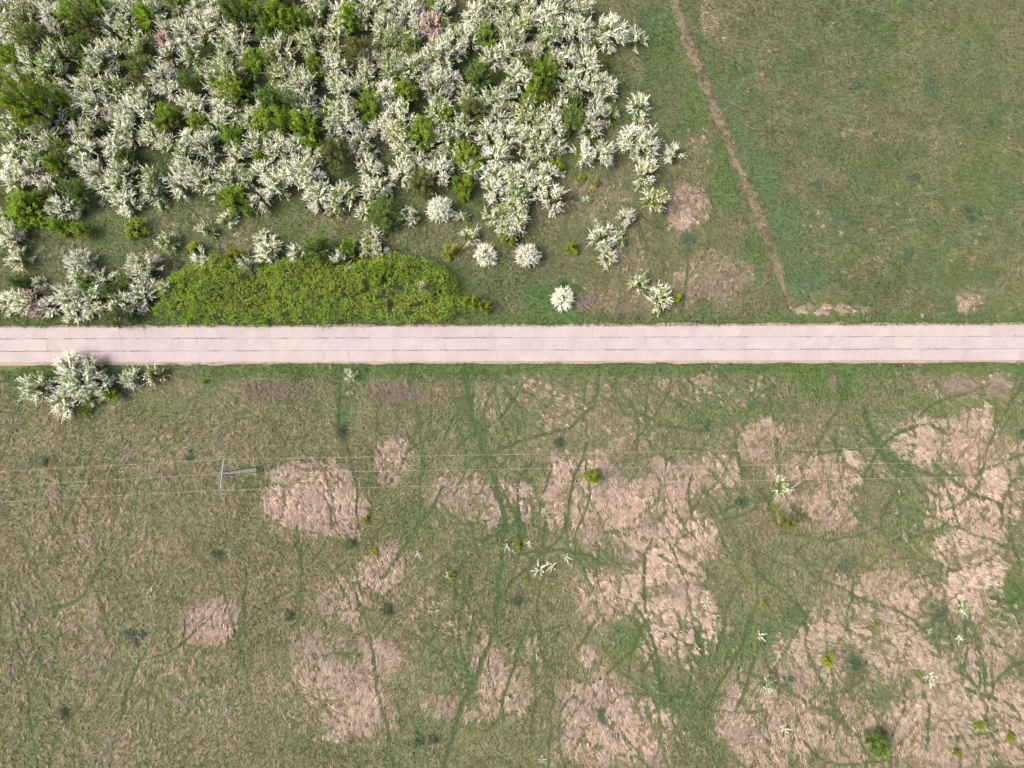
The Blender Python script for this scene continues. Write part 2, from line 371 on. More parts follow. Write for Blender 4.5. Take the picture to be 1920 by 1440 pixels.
# slabs: three rows of 3 m panels with open joints, one structure
rows = [(614.6, 635.15), (635.75, 658.5), (659.15, 679.4)]
SV, SF, SC = [], [], []
period, slope = 46.65, (-5.0, -5.0, -4.6)
for r, (y0, y1) in enumerate(rows):
    k = -16
    while True:
        xa = 37.5 - period + (k * period) + 4.6 * r + 0.35; xb = xa + period - 0.16
        k += 1
        if xa > 2600: break
        base = np.array((0.325, 0.286, 0.278)) * rnd.uniform(0.972, 1.022) * np.array((1, rnd.uniform(.985, 1.012), rnd.uniform(.975, 1.02)))
        z0 = 0.05 + rnd.uniform(-0.008, 0.008); tl = rnd.uniform(-.006, .006)
        c = []
        for (x, y) in ((xa, y1), (xb, y1), (xb, y0), (xa, y0)):
            p = at(x + rnd.uniform(-.08, .08), y + slope[r] * x / 1920.0 + rnd.uniform(-.14, .14)); c.append(p)
        n0 = len(SV)
        # 4 x 2 grid top with slightly chipped rim + skirt
        nu, nv = 7, 4
        for j in range(nv):
            for i in range(nu):
                u, v = i / (nu - 1), j / (nv - 1)
                p = (c[0] * (1 - u) + c[1] * u) * (1 - v) + (c[3] * (1 - u) + c[2] * u) * v
                edge = i in (0, nu - 1) or j in (0, nv - 1)
                q = rnd.uniform(-.008, .008) if edge else 0
                SV.append((p.x + q, p.y + q * 0.8, z0 + tl * (u - .5)))
                SC.append(base * rnd.uniform(.96, 1.03))
        for j in range(nv - 1):
            for i in range(nu - 1):
                a = n0 + j * nu + i; SF.append((a, a + 1, a + nu + 1, a + nu))
        ring = [n0 + i for i in range(nu)] + [n0 + j * nu + nu - 1 for j in range(1, nv)] + [n0 + (nv - 1) * nu + i for i in range(nu - 2, -1, -1)] + [n0 + j * nu for j in range(nv - 2, 0, -1)]
        m0 = len(SV)
        for a in ring: SV.append((SV[a][0], SV[a][1], -0.08)); SC.append(base * 0.6)
        for q in range(len(ring)):
            q2 = (q + 1) % len(ring); SF.append((ring[q2], ring[q], m0 + q, m0 + q2))
road = link('road', mesh_np('road', np.array(SV), np.array(SF), M_concrete, np.array(SC))); tag(road, kind='structure')
pa, pb = [], []
PI_ = []
for (x0, y0), (x1, y1) in zip(PATH[:-1], PATH[1:]):
    for k in range(5): PI_.append((x0 + (x1 - x0) * k / 5, y0 + (y1 - y0) * k / 5))
for i, (x, y) in enumerate(PI_):
    wl, wr = max(1, 6.5 + 15 * rag(i * 3, 4)), max(1, 6.5 + 15 * rag(i * 3, 5))
    f = min(1, (len(PI_) - i) / 10.0)
    pa.append(at(x - wl * f, y + 3 * f)); pb.append(at(x + wr * f, y - 2 * f))
pth = None
PV = np.array([(p.x, p.y, 0.03) for p in pa] + [(p.x, p.y, 0.03) for p in pb], np.float32)
n = len(pa)
pth = link('dirt_path', mesh_np('dirt_path', PV, np.array([(i, n + i, n + i + 1, i + 1) for i in range(n - 1)])[:, ::-1], M_sand,
          np.tile(np.array([[.165, .135, .09]]), (2 * n, 1)) * np.random.RandomState(8).uniform(.8, 1.2, (2 * n, 1))))
tag(pth, kind='structure')

# ------------------------------------------------------------------ grass and straw, blade by blade
rs = np.random.RandomState(12)
def scatter(N):
    x, y = rs.uniform(-72, 72, N).astype(np.float32), rs.uniform(-52, 66, N).astype(np.float32)
    a, b = to_px(x, y)
    k = (a > -140) & (a < 2060) & (b > -140) & (b < 1580)
    x, y = x[k], y[k]
    F = field(x, y)
    edge = 5.0 * (fbm(x * 0.8, y * 0.8, 101, 4) - 0.5) * 2 + rs.normal(0, .9, len(x))
    off = (F['py'] > F['top'] - 0.8 + edge * .6) & (F['py'] < F['bot'] + 1.6 + edge * .8)
    off |= (F['px'] < 110) & (F['py'] > F['top']) & (F['py'] < F['bot'] + 1 + 10 * np.clip((110 - F['px']) / 90, 0, 1.2) ** 1.3 + edge)
    return x[~off], y[~off], {q: v[~off] for q, v in F.items()}
def flow_at(x, y):
    return math.pi / 2 - 0.25 + 2.2 * (fbm(x * 0.13, y * 0.13, 111, 3) - 0.5) * 1.5
def blades(name, mat, label, x, y, z, th, L, tilt, wd, C):
    hx, hy, m = np.cos(th), -np.sin(th), len(x)
    roll = rs.normal(0, .4, m)
    P0 = np.stack([x, y, z], 1)
    W = np.stack([-hy * wd * np.cos(roll), hx * wd * np.cos(roll), wd * np.sin(roll)], 1)
    V = np.empty((m, 3, 3), np.float32)
    V[:, 0] = P0 - W; V[:, 1] = P0 + W
    V[:, 2] = P0 + np.stack([hx * np.cos(tilt) * L, hy * np.cos(tilt) * L, np.sin(tilt) * L], 1)
    c = np.repeat(C[:, None, :], 3, 1); c[:, :2] *= 0.88  # roots tinted darker than tips, as shade painted toward the ground
    o = link(name, mesh_np(name, V.reshape(-1, 3), np.arange(m * 3).reshape(-1, 3), mat, c.reshape(-1, 3)))
    tag(o, label, 'grass', kind='stuff'); return o
def seam(fx_, fy_, seed, x, y, w0, w1):
    "1 on thin winding lines (level set of a noise, even in width), 0 away from them"
    e = .15
    f = lambda p, q: fbm(p * fx_, q * fy_, seed, 2)
    v = f(x, y); g = np.hypot(f(x + e, y) - v, f(x, y + e) - v) / e
    return 1 - sstep(w0, w1, np.abs(v - .5) / (g + .04))
def creases(x, y, patch):
    "open seams between leaning clumps, running roughly with the lie of the grass"
    wx = x + 1.6 * (vn(x * 0.4, y * 0.4, 121) - .5) * 2 - y * 0.30
    wy = y + 1.2 * (vn(x * 0.4, y * 0.4, 122) - .5) * 2
    m = np.maximum(seam(.34, .12, 123, wx, wy, .08, .21), seam(.16, .26, 126, wx + 40, wy, .07, .19))
    m = np.maximum(m, seam(.22, .10, 125, wx - 30 + y * .5, wy, .06, .17))
    fine = seam(.85, .30, 128, wx + 9, wy + 4, .05, .15) * np.clip(patch * 1.2, 0, 1)
    return np.maximum(m * np.clip(.7 + patch, 0, 1), fine * .8)
# straw: leaning tufts, each a fan of dead blades, with creases left open between them
tx, ty, F = scatter(300000)
n = len(tx)
crease = creases(tx, ty, F['patch'])
clump = fbm(tx * 1.1, ty * 0.7, 131, 2)
pS = np.where(F['patch'] > .5, np.clip(.42 + F['dry'] * .75, 0, 1), np.clip(F['dry'] * 1.15 - 0.12, 0, 1) * (.6 + .25 * F['below'])) * (1 - 0.8 * crease) * (1 - F['trail']) * (1 - np.clip(F['teal'], 0, 1))
pS = pS * (np.clip(.25 + 1.7 * (clump - .15), .1, 1.3) * (1 - .8 * F['patch'].clip(0, 1)) + .8 * F['patch'].clip(0, 1))
pS = np.maximum(pS, .7 * F['path'])
acc = rs.rand(n) < pS * (0.62 + .2 * F['patch'].clip(0, 1))
tx, ty, F, clump = tx[acc], ty[acc], {q: v[acc] for q, v in F.items()}, clump[acc]
n = len(tx)
tdir = flow_at(tx, ty) + rs.normal(0, .27, n) + math.pi * (rs.rand(n) < .06)
pch = np.clip(F['patch'], 0, 1)
tcol = (np.array([.30, .25, .16]) * (1 - pch[:, None]) + np.array([.555, .428, .348]) * pch[:, None])
tcol = tcol * (1 - .3 * F['path'][:, None])
tcol = tcol * (.82 + .18 * np.clip(F['below'] + pch, 0, 1))[:, None]
tcol = tcol * rs.uniform(.76, 1.2, (n, 1)) * (0.8 + .45 * fbm(tx * .3, ty * .3, 145, 3))[:, None]
gr = rs.rand(n, 1)
tcol = np.where(gr < .14, tcol * np.array([.86, .88, .98]), np.where(gr > .86, tcol * np.array([1.04, 1.0, .9]), tcol))
K_ = 27
kk = np.maximum(6, (K_ * (.45 + .55 * pch))).astype(int)
rep_ = np.repeat(np.arange(n), kk)
N = len(rep_)
along, across = rs.uniform(-.15, .25, N), rs.normal(0, .11, N)
td = tdir[rep_]
bx_ = tx[rep_] + np.cos(td) * along + np.sin(td) * across
by_ = ty[rep_] - np.sin(td) * along + np.cos(td) * across
th = td + rs.normal(0, .24, N) - across * 1.2
L = rs.uniform(.26, .62, N)
tilt = np.clip(rs.normal(.38, .28, N), .02, 1.25)
z = hz(tx, ty, F['patch'])[rep_] + rs.uniform(.0, .10, N)
mx_, my_ = bx_ + np.cos(th) * L * .6, by_ - np.sin(th) * L * .6
Fm = field(mx_, my_); trail_m = Fm['trail']
ex_, ey_ = bx_ + np.cos(th) * L * .92, by_ - np.sin(th) * L * .92
ok = (rs.rand(N) > creases(ex_, ey_, Fm['patch']) * .45) & (rs.rand(N) > creases(mx_, my_, Fm['patch']) * .78) & (rs.rand(N) > trail_m * 1.05)
bx_, by_, z, th, L, tilt, rep_ = (q[ok] for q in (bx_, by_, z, th, L, tilt, rep_))
N = len(rep_)
blades('dry_grass', M_straw, 'pale dead straw grass lying in leaning tufts across the meadow', bx_, by_, z, th, L, tilt, rs.uniform(.015, .038, N), tcol[rep_] * rs.uniform(.52, 1.32, (N, 1)))  # per-blade tone spread also paints in light and shade between strands
# green growth between and below
bx, by, F = scatter(1050000)
K = ~((F['path'] > 0.45) & (rs.rand(len(bx)) < 0.45)) & ~((F['trail'] > 0.6) & (rs.rand(len(bx)) < 0.3))
bx, by = bx[K], by[K]; F = {q: v[K] for q, v in F.items()}
n = len(bx)
rr = rs.rand(n, 1).astype(np.float32)
big = fbm(bx * 0.10, by * 0.10, 141, 3)[:, None]
lu = F['lush'][:, None]; te = F['teal'][:, None]; wo = F['wood'][:, None]; tr_ = F['trail'][:, None]; dr = np.clip(F['dry'], 0, 1)[:, None]
hn = fbm(bx * 0.35, by * 0.35, 151, 3)[:, None]
hm = fbm(bx * 1.3, by * 0.9, 155, 2)[:, None]
gc = np.array([.100, .140, .055]) * (0.58 + .85 * big) * (1 - lu) + np.array([.064, .122, .034]) * lu
gc = gc * np.where(hn > .56, np.array([[1.12, 1.03, .82]]), np.where(hn < .42, np.array([[.80, .95, .98]]), 1.0)) * (.72 + .56 * hm)
gc = gc * (1 - te) + np.array([.095, .14, .09]) * te
ab_ = (1 - F['below'])[:, None]
gc = gc * (1 - ab_ * np.array([[.14, .02, .06]]))
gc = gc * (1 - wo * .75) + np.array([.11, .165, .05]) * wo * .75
gc = gc * (1 - .70 * tr_) + np.array([.022, .027, .011]) * tr_
cr_ = creases(bx, by, F['patch'])[:, None]; pw_ = np.clip(F['patch'], 0, 1)[:, None]
gc = gc * (1 - .62 * cr_) + (np.array([.012, .032, .005]) * (1 - pw_) + np.array([.035, .032, .014]) * pw_) * cr_
mixd = (.16 + .14 * F['below'][:, None]) * dr * (1 - wo) * (1 - cr_)
gc = gc * (1 - mixd) + np.array([.22, .19, .115]) * mixd
gc = gc * (.55 + .9 * rr)
th = flow_at(bx, by) + rs.normal(0, .6, n)
L = rs.uniform(.22, .55, n) * (1 - .5 * F['trail']) * (1 - .5 * cr_[:, 0]) * (1 + .5 * F['wood'])
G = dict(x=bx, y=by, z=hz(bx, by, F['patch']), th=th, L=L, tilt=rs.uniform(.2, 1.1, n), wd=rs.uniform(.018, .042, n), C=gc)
# tufts growing in the slab joints go with the green grass
jn = 9000
jx = rs.uniform(-100, 2020, jn); jr = rs.randint(0, 2, jn)
jp = np.where(jr == 0, 635.4, 658.9) - 5.0 * jx / 1920
dens = fbm(jx * 0.045 + jr * 50, jx * 0 + jr * 7, 161, 3)
ok = dens > 0.46 + .14 * rs.rand(jn)
JP = [at(a, b + rs.normal(0, .35), .04) for a, b in zip(jx[ok], jp[ok])]
JP = np.array([(p.x, p.y, p.z) for p in JP], np.float32)
m = len(JP)
J = dict(x=JP[:, 0], y=JP[:, 1], z=JP[:, 2], th=rs.uniform(0, 2 * math.pi, m), L=rs.uniform(.05, .17, m) * (1 + .8 * (rs.rand(m) < .15)), tilt=rs.uniform(.1, .8, m), wd=rs.uniform(.014, .032, m),
         C=np.where(rs.rand(m, 1) < .6, np.array([[.26, .18, .13]]), np.array([[.19, .19, .10]])))
blades('green_grass', M_grass, 'green and olive grass growing across the meadow and road verge', **{q: np.concatenate([G[q], J[q]]) for q in G})

# ------------------------------------------------------------------ plants
def perp(d, r):
    v = r.normal(0, 1, d.shape); v -= (v * d).sum(1, keepdims=True) * d
    return v / (np.linalg.norm(v, axis=1, keepdims=True) + 1e-9)
def unit(v): return v / (np.linalg.norm(v, axis=1, keepdims=True) + 1e-9)
def leaves_on(p0, d, Ln, k, rad, size, r, t0=0.05, narrow=0.5, taper=.6, face=.8):
    "k small leaf faces round each shoot (base p0, direction d, length Ln)"
    m = len(p0)
    P, D, LL = np.repeat(p0, k, 0), np.repeat(d, k, 0), np.repeat(Ln, k)
    t = np.clip(np.tile(np.linspace(t0, 1, k), m) + r.normal(0, .04, m * k), 0, 1.05)
    q = perp(D, r)
    c = P + D * (t * LL)[:, None] + q * (rad * (1 - taper * t) * r.uniform(.3, 1, m * k))[:, None]
    u = unit(D * r.uniform(.2, .9, (m * k, 1)) + q * r.uniform(.4, 1, (m * k, 1)) + r.normal(0, .25, (m * k, 3)))
    nrm = unit(q * .7 + np.array([[0, 0, face]]) + r.normal(0, .45, (m * k, 3)))
    v = unit(np.cross(nrm, u) + 1e-6)
    s = size * r.uniform(.7, 1.3, m * k) * (1 - .35 * t)
    return c, u * s[:, None], v * (s * narrow)[:, None]
def rhombs(c, u, v):
    n = len(c)
    V = np.stack([c - u, c + v * .9 - u * .1, c + u, c - v * .9 - u * .1], 1).reshape(-1, 3)
    return V, np.arange(4 * n).reshape(-1, 4)
def tube_np(pts, rad, sides=5):
    V, Fc = [], []
    for i, (p, r) in enumerate(zip(pts, rad)):
        d = (pts[min(i + 1, len(pts) - 1)] - pts[max(i - 1, 0)]).normalized()
        a = d.orthogonal().normalized(); b = d.cross(a)
        for k in range(sides):
            th = 2 * math.pi * k / sides
            V.append(p + (a * math.cos(th) + b * math.sin(th)) * r)
    for i in range(len(pts) - 1):
        for k in range(sides):
            k2 = (k + 1) % sides
            Fc.append((i * sides + k, i * sides + k2, (i + 1) * sides + k2, (i + 1) * sides + k))
    return V, Fc
def skeleton(Rr, H, nb, r, flat=1.0, lumps=0.35):
    "branch ends over a lumpy dome; returns origin points and ends"
    o0 = np.array([0, 0, H * 0.22])
    d = r.normal(0, 1, (nb * 3, 3)); d = unit(d); d = d[d[:, 2] > -0.12][:nb]
    lump = np.ones(len(d))
    for _ in range(6):
        a = unit(r.normal(0, 1, (1, 3)) + np.array([[0, 0, .2]])); lump += lumps * r.uniform(-1, 1) * np.exp(-((1 - (d * a).sum(1)) / .35) ** 2)
    rad = np.clip(lump, .5, 1.4) * r.uniform(.75, 1.08, len(d))
    e = d * rad[:, None] * np.array([Rr, Rr, (H * .78) * flat]) + o0
    return np.repeat(o0[None], len(d), 0) + r.normal(0, .06, (len(d), 3)), e
def stems_mesh(name, o, e, r, H, thick, mat):
    V, Fc = [], []
    def add(pts, rad, sides):
        v, f = tube_np(pts, rad, sides); b = len(V); V.extend(v); Fc.extend([tuple(i + b for i in q) for q in f])
    ns = 1 + (thick > .05) * 2
    for k in range(ns):
        a = r.uniform(0, 6.28); q = Vector((math.cos(a) * .12 * ns / 3, math.sin(a) * .12 * ns / 3, -.12))
        add([q, Vector((q.x * .5, q.y * .5, H * .12)), Vector(o[k % len(o)])], [thick, thick * .8, thick * .6], 7)
    for a, b in zip(o, e):
        a, b = Vector(a), Vector(b)
        mid = a.lerp(b, .5) + Vector((0, 0, .06 * H)) * .5
        add([a, mid, b], [thick * .5, thick * .3, .008], 4)
    return mesh_np(name, np.array([tuple(v) for v in V]), np.array(Fc), mat)
def shoots_from(o, e, per, lo, hi, r, spread=.75, up=.25, tmin=.35):
    n = len(o)
    O, E = np.repeat(o, per, 0), np.repeat(e, per, 0)
    t = r.uniform(tmin, 1.0, n * per) ** .7
    B = E - O
    d = unit(B)
    p = O + B * t[:, None] + r.normal(0, .05, (n * per, 3))
    dirn = unit(d * .9 + perp(d, r) * r.uniform(.2, spread, (n * per, 1)) * 1.2 + np.array([[0, 0, up]]))
    return p, dirn, r.uniform(lo, hi, n * per)
def tints(n, r, k, lo=.75, hi=1.2, warm=.06):
    t = r.uniform(lo, hi, (n, 1)) * np.concatenate([1 + r.normal(0, warm, (n, 1)), np.ones((n, 1)), 1 + r.normal(0, warm, (n, 1))], 1)
    return np.repeat(np.clip(t, .3, 1.6), k, 0)
def flower_plant(seed, Rr, H, frac, dens=1.0, lumps=.32):
    "meshes (trunk, crown of leaves, blossom) for a blossoming shrub"
    r = np.random.RandomState(seed)
    nb = int(max(12, 17 * Rr ** 1.4) * dens)
    o, e = skeleton(Rr * .82, H * .92, nb, r, 1.0, lumps)
    per = 10
    p, d, Ln = shoots_from(o, e, per, .4, .92, r, .85)
    fl = r.rand(len(p)) < frac
    # blossom: dense racemes
    c, u, v = leaves_on(p[fl], d[fl], Ln[fl] * 1.0, 15, .062, .074, r, .08, .62, .6, 1.5)
    Vb, Fb = rhombs(c, u, v)
    tb_ = tints(len(c), r, 4, .9, 1.1, .02)
    cream = np.repeat(np.repeat(r.rand(fl.sum()) < .22, 15), 4)
    tb_[cream] *= np.array([.86, .88, .72])
    blossom = mesh_np('blossom', Vb, Fb, M_petal, np.clip(tb_, 0, 1.12))
    # leaves: pale shoots without flowers + leaf collars + inner leaves
    c1, u1, v1 = leaves_on(p[~fl], d[~fl], Ln[~fl] * .85, 9, .12, .10, r, .0, .45)
    c2, u2, v2 = leaves_on(p[fl] - d[fl] * .12, d[fl], Ln[fl] * .5, 3, .16, .10, r, .0, .42)
    Vl, Fl = rhombs(np.concatenate([c1, c2]), np.concatenate([u1, u2]), np.concatenate([v1, v2]))
    crown = mesh_np('crown', Vl, Fl, M_pale, tints(len(c1) + len(c2), r, 4, .7, 1.3))
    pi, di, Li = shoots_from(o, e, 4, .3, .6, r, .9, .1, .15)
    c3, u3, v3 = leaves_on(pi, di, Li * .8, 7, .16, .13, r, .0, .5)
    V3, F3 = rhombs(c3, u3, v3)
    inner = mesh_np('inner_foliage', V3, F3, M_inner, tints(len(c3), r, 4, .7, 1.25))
    trunk = stems_mesh('trunk', o, e, r, H, .05 + .02 * Rr, M_bark)
    return [('trunk', trunk), ('crown', crown), ('inner_foliage', inner), ('blossom', blossom)]
def leaf_plant(seed, Rr, H, mat, fine=1.0, round_=False, dens=1.0):
    r = np.random.RandomState(seed)
    nb = int(max(14, 24 * Rr ** 1.4) * dens)
    o, e = skeleton(Rr * .86, H * .95, nb, r, 1.0, .06 if round_ else .28)
    p, d, Ln = shoots_from(o, e, 14, .16, .32 if round_ else .46, r, 1.0, .35, .5 if round_ else .3)
    c, u, v = leaves_on(p, d, Ln, 10, .14, .088 * fine, r, .0, .52)
    V, Fc = rhombs(c, u, v)
    crown = mesh_np('crown', V, Fc, mat, tints(len(c), r, 4, .65, 1.35))
    trunk = stems_mesh('trunk', o, e, r, H, .05 + .02 * Rr, M_bark)
    return [('trunk', trunk), ('crown', crown)]
def star_plant(seed, Rr):
    "young blossoming plant: a handful of white wands from one root"
    r = np.random.RandomState(seed)
    k = 11
    d = r.normal(0, 1, (k, 3)); d[:, 2] = np.abs(d[:, 2]) * .8 + .15; d = unit(d)
    o = np.repeat(np.array([[0, 0, .12]]), k, 0); Ln = r.uniform(.6, 1.1, k) * Rr
    c, u, v = leaves_on(o + d * (.2 * Ln)[:, None], d, Ln * .8, 11, .07, .075, r, .05, .6, .5)
    V, Fc = rhombs(c, u, v)
    bl = mesh_np('blossom', V, Fc, M_petal, tints(len(c), r, 4, .82, 1.05, .03))
    c, u, v = leaves_on(o, d, Ln * .5, 5, .14, .09, r, .0, .5)
    V, Fc = rhombs(c, u, v)
    lf = mesh_np('crown', V, Fc, M_lime, tints(len(c), r, 4, .7, 1.2))
    tr = stems_mesh('trunk', o[:1], o[:1] + d[:1] * .3, r, .3, .015, M_bark)
    V, Fc = [], []
    return [('trunk', tr), ('crown', lf), ('blossom', bl)]
def weed_mat(seed, Rr):
    "low soft-edged mat of upright weed shoots"
    r = np.random.RandomState(seed)
    k = 190
    cs = r.normal(0, Rr * .42, (6, 2)); sr = r.uniform(.12, .34, 6) * Rr
    w_ = r.randint(0, 6, k); p = cs[w_] + r.normal(0, 1, (k, 2)) * sr[w_][:, None]
    h = r.uniform(.15, .6, k) * np.exp(-(p ** 2).sum(1) / (1.5 * Rr ** 2))
    o = np.concatenate([p, np.zeros((k, 1))], 1)
    d = unit(np.concatenate([r.normal(0, .4, (k, 2)), np.ones((k, 1))], 1))
    c, u, v = leaves_on(o, d, h + .05, 6, .11, .095, r, .1, .4)
    V, Fc = rhombs(c, u, v)
    return [('foliage', mesh_np('foliage', V, Fc, M_teal, tints(len(c), r, 4, .75, 1.35)))]
def twig_plant(seed, Rr, H, mat):
    r = np.random.RandomState(seed)
    k = int(130 * Rr ** 1.5) + 40
    a = r.uniform(0, 6.28, k); q = np.sqrt(r.rand(k)) * Rr * .7
    p = np.stack([np.cos(a) * q, np.sin(a) * q, r.uniform(0, .5, k) * H], 1)
    d = unit(np.stack([np.cos(a) * .8, np.sin(a) * .8, np.full(k, .9)], 1) + r.normal(0, .5, (k, 3)))
    d[:, 2] = np.abs(d[:, 2])
    L = r.uniform(.4, .9, k) * H * .6
    wv = perp(d, r) * .022
    V = np.stack([p - wv, p + wv, p + d * L[:, None]], 1).reshape(-1, 3)
    V2 = np.stack([p + d * (L * .3)[:, None], p + d * (L * .34)[:, None] + wv * .2, p + d * (L * .75)[:, None] + perp(d, r) * (L * .35)[:, None]], 1).reshape(-1, 3)
    V = np.concatenate([V, V2])
    me = mesh_np('branches', V, np.arange(len(V)).reshape(-1, 3), mat)
    st = stems_mesh('trunk', np.array([[0, 0, H * .3]]), np.array([[0, 0, H * .6]]), r, H, .04, mat)
    return [('trunk', st), ('branches', me)]
def remat(parts, swap):
    out = []
    for nm, me in parts:
        if nm in swap:
            me = me.copy(); me.materials[0] = swap[nm]
        out.append((nm, me))
    return out

LIB = {}
def lib(kind, size):
    key = (kind, size)
    if key in LIB: return LIB[key]
    Rr = {'s': .95, 'm': 1.5, 'l': 2.15}[size]
    Hh = {'s': 1.9, 'm': 3.3, 'l': 4.3}[size]
    nv = {'s': 3, 'm': 4, 'l': 3}[size]
    base = 1000 * (ord(kind) - 64) + 100 * 'sml'.index(size)
    if kind == 'W': L_ = [flower_plant(base + i, Rr, Hh, .90 - .17 * (i % 3)) for i in range(nv)]
    elif kind == 'H': L_ = [flower_plant(base + i, Rr, Hh, .28 + .09 * (i % 3)) for i in range(nv)]
    elif kind == 'R': L_ = [flower_plant(base + i, Rr, Hh * .85, .97, 2.3, .1) for i in range(2)]
    elif kind == 'P': L_ = [remat(flower_plant(base + i, Rr, Hh, .8), {'blossom': M_pink}) for i in range(1)]
    elif kind == 'X': L_ = [star_plant(base + i, {'s': .75, 'm': 1.0, 'l': 1.2}[size]) for i in range(4)]
    elif kind == 'S': L_ = [twig_plant(base, Rr, Hh * .7, M_twig)]
    elif kind == 'U': L_ = [twig_plant(base, Rr, Hh * .7, M_purple)]
    elif kind == 'B': L_ = [leaf_plant(base, Rr, Hh, M_bright, .95, True, 1.9)]
    elif kind == 'T': L_ = [weed_mat(base + i, Rr) for i in range(3)]
    else:
        mt, fi = {'G': (M_bright, 1.0), 'L': (M_lime, 1.0), 'O': (M_olive, .85), 'D': (M_dark, .95)}[kind]
        L_ = [leaf_plant(base + i, Rr, Hh, mt, fi, kind == 'O') for i in range(2)]
    LIB[key] = L_
    return L_

# name, category and wording of each kind
KIND = {'W': ('blossoming_shrub', 'shrub', 'white blossoming shrub'), 'H': ('blossoming_shrub', 'shrub', 'half-white half-green shrub'),
 'R': ('blossoming_shrub', 'shrub', 'rounded white blossoming shrub'),
 'P': ('blossoming_shrub', 'shrub', 'pink blossoming shrub'), 'X': ('young_blossoming_plant', 'plant', 'sparse white-wanded plant'),
 'G': ('green_shrub', 'shrub', 'bright green leafy shrub'), 'L': ('yellow_green_bush', 'bush', 'yellow-green bush'), 'O': ('olive_shrub', 'shrub', 'dull olive leafy shrub'),
 'D': ('green_shrub', 'shrub', 'dark green leafy shrub'), 'S': ('bare_shrub', 'shrub', 'bare brown twiggy shrub'), 'U': ('bare_shrub', 'shrub', 'bare purplish twiggy shrub'),
 'B': ('round_bush', 'bush', 'dense round green bush'), 'T': ('weed_clump', 'weed', 'dark blue-green weed clump')}
GROUPS = {'thicket': 'shrubs crowding the thicket above the road', 'verge': 'shrubs in the clearing above the road', 'south': 'shrubs beside the road at lower left', 'meadow': 'plants scattered over the lower meadow', 'weed': 'dark weed clumps dotted over the meadow'}

